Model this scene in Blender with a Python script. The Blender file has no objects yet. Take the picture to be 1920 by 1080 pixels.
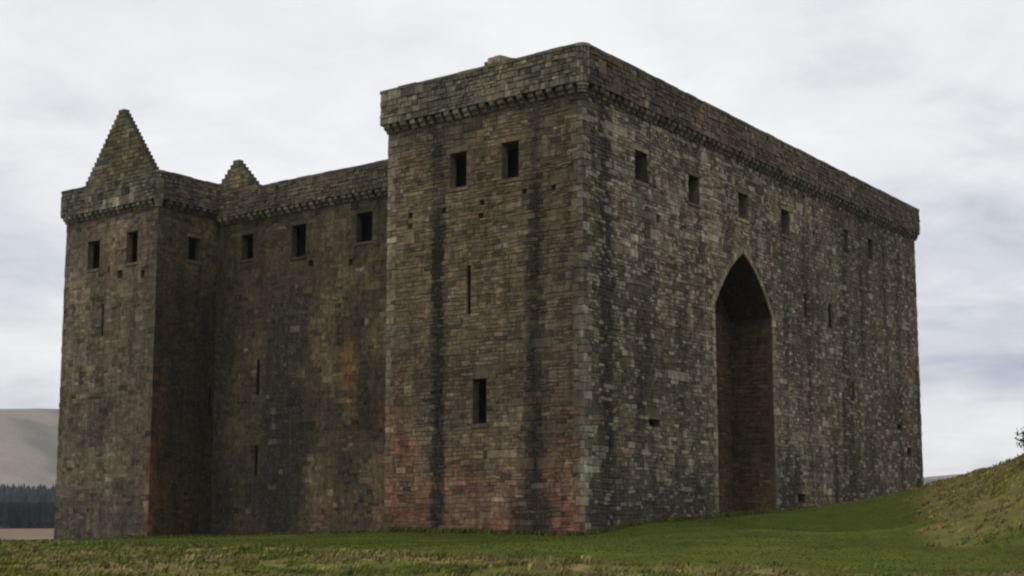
import bpy, math, random
import numpy as np
random.seed(7); rng = np.random.default_rng(7)
R = math.radians
scn = bpy.context.scene
COL = scn.collection

# ------------------------------------------------------------------ camera
cam_d = bpy.data.cameras.new('camera'); cam = bpy.data.objects.new('camera', cam_d); COL.objects.link(cam)
cam.location = (0, 0, 0)
cam_d.sensor_width = 36; cam_d.lens = 36 * 2900 / 1920
cam.rotation_euler = (R(90) + math.atan(420 / 2900), 0, 0)
cam_d.clip_start = 0.5; cam_d.clip_end = 9000
scn.camera = cam
scn.view_settings.view_transform = 'Standard'; scn.view_settings.look = 'None'
scn.view_settings.gamma = 1; scn.view_settings.use_curve_mapping = False
scn.view_settings.exposure = 0.0
scn.render.engine = 'CYCLES'
scn.cycles.pixel_filter_type = 'BLACKMAN_HARRIS'; scn.cycles.filter_width = 2.2

# ------------------------------------------------------------------ sun and sky
SUN_EL, SUN_AZ = 48, 192          # compass style azimuth, 0 = +Y, clockwise
sd = bpy.data.lights.new('sun', 'SUN'); sd.energy = 0.6; sd.angle = R(25); sd.color = (1, .96, .9)
sun = bpy.data.objects.new('sun', sd); COL.objects.link(sun)
sun.rotation_euler = (R(90 - SUN_EL), 0, R(180 - SUN_AZ))
world = bpy.data.worlds.new('World'); scn.world = world; world.use_nodes = True
nt = world.node_tree; nt.nodes.clear()
def N(t, typ, **kw):
    n = t.nodes.new(typ)
    for k, v in kw.items(): setattr(n, k, v)
    return n
def math_n(t, op, a, b=None, clamp=False):
    n = N(t, 'ShaderNodeMath', operation=op); n.use_clamp = clamp
    for i, v in enumerate((a, b)):
        if v is None: continue
        if isinstance(v, (int, float)): n.inputs[i].default_value = v
        else: t.links.new(v, n.inputs[i])
    return n.outputs[0]
def mix_n(t, f, a, b, blend='MIX'):
    n = N(t, 'ShaderNodeMix', data_type='RGBA', blend_type=blend)
    for i, v in ((0, f), (6, a), (7, b)):
        if isinstance(v, (int, float)): n.inputs[i].default_value = v
        elif isinstance(v, tuple): n.inputs[i].default_value = (*v, 1)
        else: t.links.new(v, n.inputs[i])
    return n.outputs[2]
def ramp_n(t, f, stops):
    n = N(t, 'ShaderNodeValToRGB'); cr = n.color_ramp
    while len(cr.elements) < len(stops): cr.elements.new(.5)
    for e, (p, c) in zip(cr.elements, stops):
        e.position = p; e.color = (*c, 1) if isinstance(c, tuple) else (c, c, c, 1)
    t.links.new(f, n.inputs[0]); return n.outputs[0]
def noise_n(t, vec, scale, detail=4, rough=.5, dist=0):
    n = N(t, 'ShaderNodeTexNoise'); n.inputs['Scale'].default_value = scale
    n.inputs['Detail'].default_value = detail; n.inputs['Roughness'].default_value = rough
    n.inputs['Distortion'].default_value = dist
    if vec is not None: t.links.new(vec, n.inputs['Vector'])
    return n.outputs['Fac']
def lin(c):
    c = np.asarray(c, float) / 255.
    return np.where(c < .04045, c / 12.92, ((c + .055) / 1.055) ** 2.4)
def S(r, g, b): return tuple(float(v) for v in lin((r, g, b)))

sky = N(nt, 'ShaderNodeTexSky', sky_type='NISHITA'); sky.sun_disc = False
sky.sun_elevation = R(SUN_EL); sky.sun_rotation = R(SUN_AZ)
bg1 = N(nt, 'ShaderNodeBackground'); bg1.inputs[1].default_value = 0.09; nt.links.new(sky.outputs[0], bg1.inputs[0])
tc = N(nt, 'ShaderNodeTexCoord'); gen = tc.outputs['Generated']
sep = N(nt, 'ShaderNodeSeparateXYZ'); nt.links.new(gen, sep.inputs[0])
den = math_n(nt, 'ADD', math_n(nt, 'MAXIMUM', sep.outputs[2], 0.0), 0.22)
comb = N(nt, 'ShaderNodeCombineXYZ')
nt.links.new(math_n(nt, 'DIVIDE', sep.outputs[0], den), comb.inputs[0])
nt.links.new(math_n(nt, 'DIVIDE', sep.outputs[1], den), comb.inputs[1])
nA = noise_n(nt, comb.outputs[0], 1.25, 5, .5, .25)
nB = noise_n(nt, comb.outputs[0], 4.2, 7, .6, .4)
cl = math_n(nt, 'ADD', math_n(nt, 'ADD', math_n(nt, 'MULTIPLY', nA, .50), math_n(nt, 'MULTIPLY', nB, .40)), .065)
def blob(az, el, raz, rel, amt):
    # a soft bank of thicker or thinner cloud at a compass bearing / elevation
    d = (math.sin(R(az)) * math.cos(R(el)), math.cos(R(az)) * math.cos(R(el)), math.sin(R(el)))
    dx = math_n(nt, 'DIVIDE', math_n(nt, 'SUBTRACT', sep.outputs[0], d[0]), math.sin(R(raz)))
    dz = math_n(nt, 'DIVIDE', math_n(nt, 'SUBTRACT', sep.outputs[2], d[2]), math.sin(R(rel)))
    r2 = math_n(nt, 'ADD', math_n(nt, 'MULTIPLY', dx, dx), math_n(nt, 'MULTIPLY', dz, dz))
    g = math_n(nt, 'POWER', 2.718, math_n(nt, 'MULTIPLY', r2, -1))
    fr = math_n(nt, 'GREATER_THAN', sep.outputs[1], 0)
    return math_n(nt, 'MULTIPLY', math_n(nt, 'MULTIPLY', g, fr), amt)
for a_ in [(18, 5.0, 6, .9, -.17), (18.5, 8.0, 5.5, 2.8, -.15), (-18.5, 8.8, 3.0, 2.4, -.14), (-17, 3.8, 4, .6, -.03), (-16, 5.4, 4, 1.0, .05), (16, 2.6, 6, 1.1, .03), (-18.5, 17.2, 4, 1.5, .0), (2, 17, 14, 4, .09), (13.5, 15.8, 3, 1.0, -.05), (-9, 12, 5, 2, .05), (-17, 14, 5, 1.4, -.04)]:
    cl = math_n(nt, 'ADD', cl, blob(*a_))
ccol = ramp_n(nt, cl, [(.18, S(160, 174, 198)), (.30, S(192, 199, 213)), (.42, S(222, 224, 230)), (.50, S(240, 240, 243)), (.62, S(252, 252, 253))])
bg2 = N(nt, 'ShaderNodeBackground'); nt.links.new(ccol, bg2.inputs[0]); bg2.inputs[1].default_value = 1.0
mixs = N(nt, 'ShaderNodeMixShader'); mixs.inputs[0].default_value = .95
nt.links.new(bg1.outputs[0], mixs.inputs[1]); nt.links.new(bg2.outputs[0], mixs.inputs[2])
wo = N(nt, 'ShaderNodeOutputWorld'); nt.links.new(mixs.outputs[0], wo.inputs[0])

# ------------------------------------------------------------------ helpers
KA = 0.42
def alb(c): return lin(c) / KA
def hash2(i, j, s):
    v = np.sin(i * 127.1 + j * 311.7 + s * 74.7) * 43758.5453
    return v - np.floor(v)
def vn(x, y, s=0):
    x = np.asarray(x, float); y = np.asarray(y, float)
    i = np.floor(x); j = np.floor(y); fx = x - i; fy = y - j
    fx = fx * fx * (3 - 2 * fx); fy = fy * fy * (3 - 2 * fy)
    return ((hash2(i, j, s) * (1 - fx) + hash2(i + 1, j, s) * fx) * (1 - fy)
            + (hash2(i, j + 1, s) * (1 - fx) + hash2(i + 1, j + 1, s) * fx) * fy)
def fbm(x, y, s=0, o=4):
    t = 0; a = .5; n = 0
    for k in range(o):
        t = t + a * vn(x * 2 ** k, y * 2 ** k, s + k * 13); n += a; a *= .5
    return t / n
def ss(e0, e1, x):
    t = np.clip((np.asarray(x, float) - e0) / (e1 - e0), 0, 1); return t * t * (3 - 2 * t)

def mesh_obj(name, verts, faces, mat, parent=None, col=None, smooth=False):
    """verts (N,3); faces: list or (M,k) array; col: (N,3) albedo stored as point colour"""
    verts = np.asarray(verts, np.float32)
    me = bpy.data.meshes.new(name)
    if isinstance(faces, np.ndarray):
        M, k = faces.shape
        me.vertices.add(len(verts)); me.vertices.foreach_set('co', verts.ravel())
        me.loops.add(M * k); me.loops.foreach_set('vertex_index', faces.ravel().astype(np.int32))
        me.polygons.add(M); me.polygons.foreach_set('loop_start', np.arange(0, M * k, k, dtype=np.int32))
        me.update(calc_edges=True)
    else:
        me.from_pydata([tuple(map(float, v)) for v in verts], [], [tuple(f) for f in faces]); me.update()
    if col is not None:
        at = me.color_attributes.new('Col', 'FLOAT_COLOR', 'POINT')
        c = np.ones((len(verts), 4), np.float32); c[:, :3] = col
        at.data.foreach_set('color', c.ravel())
    me.polygons.foreach_set('use_smooth', np.full(len(me.polygons), bool(smooth)))
    me.materials.append(mat)
    o = bpy.data.objects.new(name, me); COL.objects.link(o)
    if parent: o.parent = parent
    return o
def empty(name, loc=(0, 0, 0)):
    o = bpy.data.objects.new(name, None); COL.objects.link(o); o.location = loc; o.empty_display_size = .5
    return o

def stone_mat(name, nscale=1.0, bump=.5):
    m = bpy.data.materials.new(name); m.use_nodes = True; t = m.node_tree
    b = t.nodes['Principled BSDF']; b.inputs['Roughness'].default_value = .93
    b.inputs['Specular IOR Level'].default_value = .25
    at = N(t, 'ShaderNodeAttribute', attribute_name='Col')
    g = N(t, 'ShaderNodeNewGeometry').outputs['Position']
    n1_ = noise_n(t, g, 5 * nscale, 6, .65)
    n2_ = noise_n(t, g, 17 * nscale, 4, .6)
    n3_ = noise_n(t, g, 1.1, 5, .6)
    v = ramp_n(t, n1_, [(.30, .64), (.5, 1.0), (.70, 1.4)])
    c = mix_n(t, 1.0, at.outputs['Color'], v, 'MULTIPLY')
    # grey lichen crusts and dark algae
    c = mix_n(t, math_n(t, 'MULTIPLY', ramp_n(t, n2_, [(.56, 0.0), (.66, 1.0)]), .35), c, tuple(alb((104, 102, 90))))
    c = mix_n(t, math_n(t, 'MULTIPLY', ramp_n(t, n3_, [(.50, 0.0), (.68, 1.0)]), .3), c, tuple(alb((38, 34, 25))))
    mp = N(t, 'ShaderNodeMapping'); mp.inputs['Scale'].default_value = (1, 1, .13); t.links.new(g, mp.inputs[0])
    n4_ = noise_n(t, mp.outputs[0], 3.2, 6, .65)          # rain streaks run down the wall
    c = mix_n(t, 1.0, c, ramp_n(t, n4_, [(.32, .66), (.5, 1.0), (.68, 1.28)]), 'MULTIPLY')
    n5_ = noise_n(t, g, 2.3, 4, .6)
    c = mix_n(t, 1.0, c, ramp_n(t, n5_, [(.32, .74), (.5, 1.0), (.68, 1.24)]), 'MULTIPLY')
    t.links.new(c, b.inputs['Base Color'])
    bp = N(t, 'ShaderNodeBump'); bp.inputs['Strength'].default_value = bump; bp.inputs['Distance'].default_value = .03
    t.links.new(math_n(t, 'ADD', n1_, n2_), bp.inputs['Height']); t.links.new(bp.outputs[0], b.inputs['Normal'])
    return m
M_STONE = stone_mat('weathered_sandstone')
M_MORTAR = stone_mat('recessed_mortar', 1.6, .8)
M_VOID = bpy.data.materials.new('painted_shade'); M_VOID.use_nodes = True
M_VOID.node_tree.nodes['Principled BSDF'].inputs['Base Color'].default_value = (.012, .011, .009, 1)
M_VOID.node_tree.nodes['Principled BSDF'].inputs['Roughness'].default_value = 1

# ------------------------------------------------------------------ castle plan (metres)
DA, DB = R(139.6), R(57.2)
a = np.array([math.cos(DA), math.sin(DA)]); b = np.array([math.cos(DB), math.sin(DB)])
n1 = np.array([-a[1], a[0]]); n2 = np.array([b[1], -b[0]])
C0 = np.array([3.262, 69.924])
def PL(ca, cb): return C0 + a * ca + b * cb
TW, CB, LA0, LA1, LB, RB = 12.62, 9.4, 36.7, 46.75, 3.9, 47.4      # tower width, curtain, far tower, far corner
ZW = 19.76; ZT = 21.61                                              # underside / top of tower parapets
ZCW, ZCT = 19.28, 20.95                                              # same for the curtain

castle = empty('castle', (C0[0], C0[1], -1.0))
castle['label'] = 'massive ruined medieval stone castle with square towers, corbelled parapet and tall pointed arch'
castle['category'] = 'castle'
bpy.context.view_layer.update()
INV = castle.matrix_world.inverted()
def cobj(name, v, f, mat, parent=None, col=None, smooth=False):
    o = mesh_obj(name, np.asarray(v, float) - np.array([C0[0], C0[1], -1.0]), f, mat, parent or castle, col, smooth)
    return o

# ---- wall colours: stone, lichen, iron stain, algae, red sandstone, plus shade painted into recesses
def blendc(c, tgt, w): return c * (1 - w[:, None]) + np.array(tgt, float)[None] * w[:, None]
def tone(fac, u, z):
    u = np.asarray(u, float); z = np.asarray(z, float)
    lo = fbm(u * .35 + 3, z * .3, 11); st = fbm(u * 1.3, z * .08, 23); md = fbm(u * 1.1, z * 1.1, 5)
    one = np.ones_like(u)
    if fac == 'F1':
        c = one[:, None] * np.array([77., 68, 54])
        c = blendc(c, (84, 80, 68), ss(.5, .75, md) * .7)
        c = blendc(c, (70, 64, 44), ss(.5, .75, lo) * .5)
        redz = 1.2 + 6.5 * ss(9.6, 11.8, u) + 5.5 * ss(2.4, .8, u) + 2.2 * ss(8.6, 7.0, u) * ss(5.4, 6.6, u)
        redz = redz + 2.2 * (md - .3)
        c = blendc(c, (88, 58, 47), ss(redz + 1.2, redz * .35 - .3, z) * (.35 + .65 * ss(.4, .62, fbm(u * .9, z * .7, 131))) * .8)
        c = blendc(c, (21, 20, 19), ss(8.55, 8.8, u + .25 * (md - .5)) * ss(9.6, 9.35, u + .25 * (md - .5)) * (.5 + .5 * ss(15.6, 14.2, z)))
        c = blendc(c, (30, 26, 22), ss(2.3, 2.6, u + .35 * (md - .5)) * ss(3.5, 3.1, u + .35 * (md - .5)) * (.5 + .45 * ss(16, 14, z)))
        c = blendc(c, (38, 33, 30), ss(4.8, 3.6, u) * ss(1.2, 2.2, u) * ss(1.6, .2, z + 1.2 * (md - .5)) * .8)
        c = blendc(c, (92, 92, 80), ss(.6, .25, u) * (.2 + .5 * ss(.35, .6, md)))
        c = blendc(c, (100, 96, 84), ss(12.1, 12.5, u) * ss(3, 8, z) * .5)
        c = blendc(c, (62, 56, 46), ss(17.6, 19.2, z) * .6)
    elif fac == 'F2':
        c = one[:, None] * np.array([70., 66, 56])
        c = blendc(c, (88, 84, 72), ss(.5, .72, md) * .8)
        c = blendc(c, (62, 58, 44), ss(.52, .75, lo) * .6)
        c = blendc(c, (80, 62, 50), ss(.55, .8, fbm(u * .5, z * .6, 77)) * .6)
        c = blendc(c, (32, 28, 24), ss(1.4, 1.7, u + .4 * (md - .5)) * ss(2.9, 2.4, u + .4 * (md - .5)) * .9)
        c = blendc(c, (38, 34, 29), ss(.54, .66, st) * ss(2, 5, u) * .75)
        c = blendc(c, (38, 36, 34), ss(2.6, .8, z + 1.5 * (md - .5)) * ss(16, 11, u) * .75)
        c = blendc(c, (44, 42, 38), np.exp(-((z - 11 - (u - 4) * .05) / .9) ** 2) * ss(9, 5, u) * .55)
        c = blendc(c, (94, 93, 82), ss(.9, .3, u) * (.25 + .5 * ss(.35, .6, md)))
        c = blendc(c, (100, 98, 88), ss(9, 15, z) * ss(20, 3, u) * ss(2.4, 3.2, u) * ss(.35, .6, md) * .6)
        c = blendc(c, (112, 116, 108), ss(1.5, .5, u) * ss(4, 2, z) * ss(.3, .6, md) * .5)
        c = blendc(c, (36, 32, 28), ss(.6, .7, fbm(u * 1.1, z * .06, 88)) * ss(6, 13, z) * .55)
        c = c * (1 - .10 * ss(20, 45, u))[:, None]
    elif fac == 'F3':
        c = one[:, None] * np.array([49., 43, 32])  # damp stone, darkened further for the shade of its recess
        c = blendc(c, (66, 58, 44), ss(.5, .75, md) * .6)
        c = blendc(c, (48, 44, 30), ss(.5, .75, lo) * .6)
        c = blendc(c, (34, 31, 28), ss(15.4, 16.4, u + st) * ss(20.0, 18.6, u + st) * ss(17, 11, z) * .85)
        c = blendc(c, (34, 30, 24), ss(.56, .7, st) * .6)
        c = blendc(c, (108, 74, 30), 1.1 * np.exp(-((u - 11.3) / .75) ** 2 - ((z - 8.2) / 1.8) ** 2) * (.4 + .6 * ss(.35, .6, md)) * .8)
        c = blendc(c, (36, 34, 30), ss(.48, .66, fbm(u * .8, z * .7, 41)) * ss(8, 4, z) * .7)
        c = blendc(c, (80, 54, 42), ss(9.6, 8.4, u) * ss(9, 5, z) * .6)
        c = blendc(c, (74, 68, 52), ss(.5, .64, fbm(u * .45, z * .35, 43)) * ss(17, 15, u) * .6)
        c = blendc(c, (70, 50, 42), ss(1.6, 0., z) * ss(.5, .65, lo) * .35)
        c = blendc(c, (30, 27, 24), ss(21.4, 22.6, u) * .45)
    elif fac == 'F4':
        c = one[:, None] * np.array([80., 73, 60])
        c = blendc(c, (88, 86, 74), ss(.5, .75, md) * .6)
        c = blendc(c, (84, 66, 50), ss(12, 17, z) * ss(.4, .7, lo) * .5)
        c = blendc(c, (52, 47, 38), ss(.56, .72, st) * .55)
        c = blendc(c, (46, 43, 37), ss(2.6, .4, z + 2 * (md - .5)) * .6)
        c = blendc(c, (100, 62, 46), ss(.8, .15, u) * ss(9, 3, z) * .5)
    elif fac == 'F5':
        c = one[:, None] * np.array([46., 38, 26])  # dark base: the shade of this hemmed-in flank is painted into the stone
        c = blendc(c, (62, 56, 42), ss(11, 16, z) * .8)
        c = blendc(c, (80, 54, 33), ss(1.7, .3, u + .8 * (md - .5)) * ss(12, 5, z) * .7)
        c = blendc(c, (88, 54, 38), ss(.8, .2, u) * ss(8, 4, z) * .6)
        c = blendc(c, (28, 24, 18), ss(2.9, 4.3, u + .6 * (md - .5)) * ss(16, 12, z) * .8)  # painted shade deepens towards the inner corner
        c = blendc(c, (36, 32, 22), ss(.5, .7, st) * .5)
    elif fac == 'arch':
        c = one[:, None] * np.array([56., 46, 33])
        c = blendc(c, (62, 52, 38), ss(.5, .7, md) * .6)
        c = blendc(c, (36, 32, 25), ss(.5, .7, lo) * .5); c = blendc(c, (26, 24, 20), ss(10.6, 11.4, z) * .7)  # recess shade painted in, near black above the springing
    elif fac == 'P2':
        c = one[:, None] * np.array([58., 52, 45])
        c = blendc(c, (66, 62, 52), ss(.5, .75, md) * .7)
    elif fac == 'P3':
        c = one[:, None] * np.array([62., 58, 48])
        c = blendc(c, (84, 80, 68), ss(.5, .75, md) * .6)
    else:                                # tower parapets, gables
        c = one[:, None] * np.array([74., 72, 62])
        c = blendc(c, (100, 98, 84), ss(.5, .72, md) * .6)
        if fac == 'gable': c = blendc(c, (88, 82, 50), ss(.4, .6, fbm(u * .5, z * .5, 55)) * .7)
        c = blendc(c, (66, 66, 44), ss(.5, .7, lo) * .6)
    # shade under the parapet overhang, painted as a darker band
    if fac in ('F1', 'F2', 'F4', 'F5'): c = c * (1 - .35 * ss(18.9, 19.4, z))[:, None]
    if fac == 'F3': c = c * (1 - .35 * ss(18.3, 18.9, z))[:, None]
    big = fbm(u * .22 + 9, z * .16, 301)
    c = c * (.80 + .26 * ss(.3, .7, big))[:, None]
    return c * np.array([.94, .915, .89])

class Fac:
    def __init__(s, key, P0, u, n, L, z0, z1, holes=(), curve=None, tkey=None):
        s.key, s.P0, s.u, s.n, s.L, s.z0, s.z1, s.holes, s.curve = key, np.array(P0), np.array(u), np.array(n), L, z0, z1, list(holes), curve
        s.tkey = tkey or key
    def pt(s, u, z, d):
        u, z, d = np.broadcast_arrays(np.asarray(u, float), z, d)
        xy = s.P0 + u[..., None] * s.u + d[..., None] * s.n
        return np.concatenate([xy, z[..., None]], -1)

# the pointed arch: (distance from centre, height)
AC, AHW = 17.63, 3.77
_ax = np.array([0, .45, 1.0, 1.5, 1.95, 2.45, 2.95, 3.4, 3.77]); _az = np.array([14.22, 13.98, 13.66, 13.32, 12.98, 12.5, 11.98, 11.45, 10.98])
def arch_top(u): return np.interp(np.abs(np.asarray(u) - AC), _ax, _az, right=-99)
def arch_half(z): return float(np.interp(-z, -_az, _ax)) if z > 10.98 else AHW

# ---- core wall sheets with real openings
def core(f, name, parent=None, du=.7, dz=.7):
    us = set(np.linspace(0, f.L, max(2, int(f.L / du))).round(4))
    for (x0, x1, z0_, z1_) in f.holes: us |= {x0, x1}
    if f.curve: us |= set((AC + _ax).round(4)) | set((AC - _ax).round(4))
    us = sorted(u for u in us if -1e-6 <= u <= f.L + 1e-6)
    V = []; F = []; UZ = []
    for x0, x1 in zip(us[:-1], us[1:]):
        if x1 - x0 < 1e-4: continue
        m = (x0 + x1) / 2; blocks = []
        for h in f.holes:
            if h[0] < m < h[1]: blocks.append((h[2], h[2], h[3], h[3]))
        if f.curve and abs(m - AC) < AHW:
            blocks.append((f.z0, f.z0, float(arch_top(x0 if abs(x0 - AC) < AHW + 1e-3 else m)), float(arch_top(x1 if abs(x1 - AC) < AHW + 1e-3 else m))))
        blocks.sort(); cur = (f.z0, f.z0)
        segs = []
        for bl in blocks:
            if bl[0] > cur[0] + 1e-4: segs.append((cur[0], cur[1], bl[0], bl[1]))
            cur = (bl[2], bl[3])
        segs.append((cur[0], cur[1], f.z1, f.z1))
        for (l0, r0, l1, r1) in segs:
            k = max(1, int((l1 - l0) / dz))
            for q in range(k):
                t0, t1 = q / k, (q + 1) / k
                quad = [(x0, l0 + (l1 - l0) * t0), (x1, r0 + (r1 - r0) * t0), (x1, r0 + (r1 - r0) * t1), (x0, l0 + (l1 - l0) * t1)]
                i = len(UZ); UZ += quad; F.append((i, i + 1, i + 2, i + 3))
    UZ = np.array(UZ); V = f.pt(UZ[:, 0], UZ[:, 1], 0)
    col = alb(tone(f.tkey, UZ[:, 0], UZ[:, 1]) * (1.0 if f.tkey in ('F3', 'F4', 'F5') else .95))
    return cobj(name, V, np.array(F), M_MORTAR, parent, col)

# ---- stone facing
RECT = []      # every stone: Fac, u0,u1,z0,z1, depth, colour row
def add_stone(f, u0, u1, z0, z1, d, kind='r'): RECT.append((f, u0, u1, z0, z1, d, kind))
def subtract(iv, lo, hi):
    out = []
    for (p, q) in iv:
        if hi <= p or lo >= q: out.append((p, q)); continue
        if lo > p: out.append((p, lo))
        if hi < q: out.append((hi, q))
    return out
def free(f, z0, z1, ql, qr, clip):
    zm = (z0 + z1) / 2
    iv = [((ql(zm) if ql else 0), f.L - (qr(zm) if qr else 0))]
    if clip: c = clip(z0, z1); iv = [c] if c else []
    for hx0, hx1, hz0, hz1 in f.holes:
        if hz0 < z1 and z0 < hz1: iv = subtract(iv, hx0 - .03, hx1 + .03)
    if f.curve and z0 < 14.6:
        w = (arch_half(z0 + .02) if z0 > 10.98 else AHW) + .34
        if z0 > 13.9: w = max(.12, (14.6 - z0) * 1.0)
        iv = subtract(iv, AC - w, AC + w)
    return iv
def face(f, zlo, zhi, hmin=.15, hmax=.29, lmin=.22, lmax=.62, ground=None, ql=None, qr=None, dmin=.012, dmax=.055, clip=None, plain_course=False):
    """rubble laid in lifts; every lift is a patchwork of short panels with courses of their own"""
    cuts = sorted({zlo, zhi} | {z for h in f.holes for z in (h[2], h[3]) if zlo < z < zhi})
    z = zlo
    while z < zhi - .05:
        lift = random.uniform(.34, .75) if not plain_course else random.uniform(hmin, hmax)
        nz = min([zhi] + [c for c in cuts if c > z + .12 and c < z + lift + .12] + [z + lift])
        if zhi - nz < .12: nz = zhi
        for (p, q) in free(f, z, nz, ql, qr, clip):
            u = p
            while u < q - .04:
                pw = min(random.uniform(.6, 2.4), q - u)
                if q - u - pw < .25: pw = q - u
                m = max(1, int(round((nz - z) / random.uniform(hmin, hmax))))
                big_ = random.random() < .10
                if big_: m = max(1, m - 1)
                fr = np.cumsum(np.r_[0, [random.uniform(.7, 1.3) for _ in range(m)]]); fr = fr / fr[-1]
                for c in range(m):
                    a0, a1 = z + (nz - z) * fr[c], z + (nz - z) * fr[c + 1]; x = u
                    while x < u + pw - .03:
                        l = random.uniform(lmin, lmax) * (.7 + .66 * (a1 - a0) / hmax) * (1.5 if big_ else 1)
                        if random.random() < .15: l *= .5
                        if u + pw - x - l < .14: l = u + pw - x
                        if ground is None or a1 > ground(x + l / 2) - .25: add_stone(f, x, x + l, a0, a1, random.uniform(dmin, dmax))
                        x += l
                u += pw
        z = nz

# ---- ground heights (relative to the camera's eye), control points joined by a thin plate spline
CPTS = [(0, 0, -1.62), (-20, 0, -1.8), (20, 0, -1.5), (0, -30, -1.7), (60, 0, -.8), (-60, 0, -2.4), (0, 20, -1.64), (-10, 38, -1.63), (0, 38, -1.62), (6, 38, -1.6), (12, 38, -1.5), (-13, 42, -1.62), (-15, 52, -1.5), (-20, 60, -1.55),
        (0, 48, -1.26), (6, 48, -1.24), (-8, 49, -1.34), (12, 49, -1.18), (0, 58, -1.12), (6, 58, -1.0)]
def gp(p, z): CPTS.append((p[0], p[1], z))
for u_, z_ in ((0, -1.03), (5.2, -.55), (14, -.28), (21.8, -.06), (33.5, .33), (39.5, .77), (47.4, 1.55)): gp(PL(0, u_), z_)
for u_, z_ in ((6.3, -1.0), (12.6, -.99)): gp(PL(u_, 0), z_)
for u_, z_ in ((16, -1.32), (24, -1.36), (30, -1.5), (36.7, -1.62)): gp(PL(u_, CB), z_)
for u_, z_ in ((36.7, -1.68), (41, -1.85), (46.8, -2.1)): gp(PL(u_, LB), z_)
gp(PL(30, -4), -1.42); gp(PL(20, -3), -1.2); gp(PL(47, -8), -1.9); gp(PL(56, 3), -2.5); gp(PL(60, 30), -4.5); gp(PL(30, 55), -2.0); gp(PL(10, 60), .5)
def gpix(x, y, d):
    al = math.atan((x - 960) / 2900); CPTS.append((d * math.sin(al), d * math.cos(al), (960 - y) / 2900 * d))
for q in ((1731, 922, 106), (1800, 902, 92), (1850, 886, 80), (1920, 866, 70), (2100, 832, 60), (2400, 820, 50), (2900, 840, 45),
          (1700, 992, 60), (1800, 1016, 54), (1920, 1034, 50), (2150, 1040, 44), (1560, 1008, 58), (1780, 968, 70), (1870, 950, 60), (1640, 968, 76),
          (1800, 905, 125), (1920, 880, 110), (2200, 850, 100), (2600, 860, 120), (1350, 1003, 62), (1450, 990, 68), (1500, 1040, 46)): gpix(*q)
CPTS = np.array(CPTS)
def tps_k(r2): return .5 * r2 * np.log(r2 + 1e-9)
_P = CPTS[:, :2] / 50.
_K = tps_k(((_P[:, None] - _P[None]) ** 2).sum(-1)) + np.eye(len(_P)) * 2e-4
_A = np.zeros((len(_P) + 3,) * 2); n_ = len(_P)
_A[:n_, :n_] = _K; _A[:n_, n_] = 1; _A[:n_, n_ + 1:] = _P; _A[n_, :n_] = 1; _A[n_ + 1:, :n_] = _P.T
_W = np.linalg.solve(_A, np.r_[CPTS[:, 2], 0, 0, 0])
def tps(x, y):
    q = np.stack([np.ravel(x), np.ravel(y)], -1) / 50.
    out = np.empty(len(q))
    for s in range(0, len(q), 40000):
        k = tps_k(((q[s:s + 40000, None] - _P[None]) ** 2).sum(-1)); out[s:s + 40000] = k @ _W[:n_] + _W[n_] + q[s:s + 40000] @ _W[n_ + 1:]
    return out.reshape(np.shape(x))
def far_z(x, y):
    r = np.hypot(x, y); az = np.degrees(np.arctan2(x, y))
    crest = np.interp(az, [-180, -60, -30, -19, -16, -6, 6, 14, 17, 25, 60, 180], [60, 120, 116, 93, 95, 86, 50, 31, 36, 50, 60, 60])
    crest = crest + 3 * (fbm(az * .35, az * 0, 3) - .5)
    floor = -6.2 + 1.2 * ss(280, 520, r) + 9.5 * ss(545, 800, r)
    hill = (crest - 4) * ss(700, 1560, r) ** 1.05 + 5 * (fbm(x / 170, y / 170, 9) - .5) * ss(700, 900, r)
    return floor + hill - 260 * ss(1560, 4200, r) * .4
def rough_mask(x, y):
    """1 where long tawny grass grows, 0 on the mown lawn"""
    r = np.hypot(x, y); az = np.degrees(np.arctan2(x, y))
    w = fbm(x * .25, y * .25, 31) - .5
    edge = np.interp(az, [-30, -18, -12, -6, 0, 4, 10, 14, 30], [86, 82, 62, 51, 47, 43.5, 42, 41, 41])
    m = 1 - ss(-2, 2.5, r - edge + 7 * w)
    pxx = 960 + 2900 * np.tan(np.radians(np.clip(az, -60, 60)))
    bank = ss(1690, 1765, pxx + 60 * w * 2) * ss(51.0, 55, r + 5 * w) * ss(118, 104, r)
    return np.clip(np.maximum(m, bank), 0, 1)
def ground_z(x, y, detail=True):
    x = np.asarray(x, float); y = np.asarray(y, float)
    r = np.hypot(x, y); near = tps(np.clip(x, -110, 110), np.clip(y, -60, 150))
    w = ss(118, 190, np.hypot(x * 1.0 + 0, y * 1.0))
    z = near * (1 - w) + far_z(x, y) * w
    if detail:
        rm = rough_mask(x, y)
        z = z + (1 - w) * ((fbm(x * .9, y * .9, 61) - .5) * .30 * rm + (fbm(x * .35, y * .35, 67) - .5) * .10 * (.4 + rm))
    return z
def gline(f): return lambda u: float(ground_z(*(f.P0 + f.u * u)))

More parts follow.
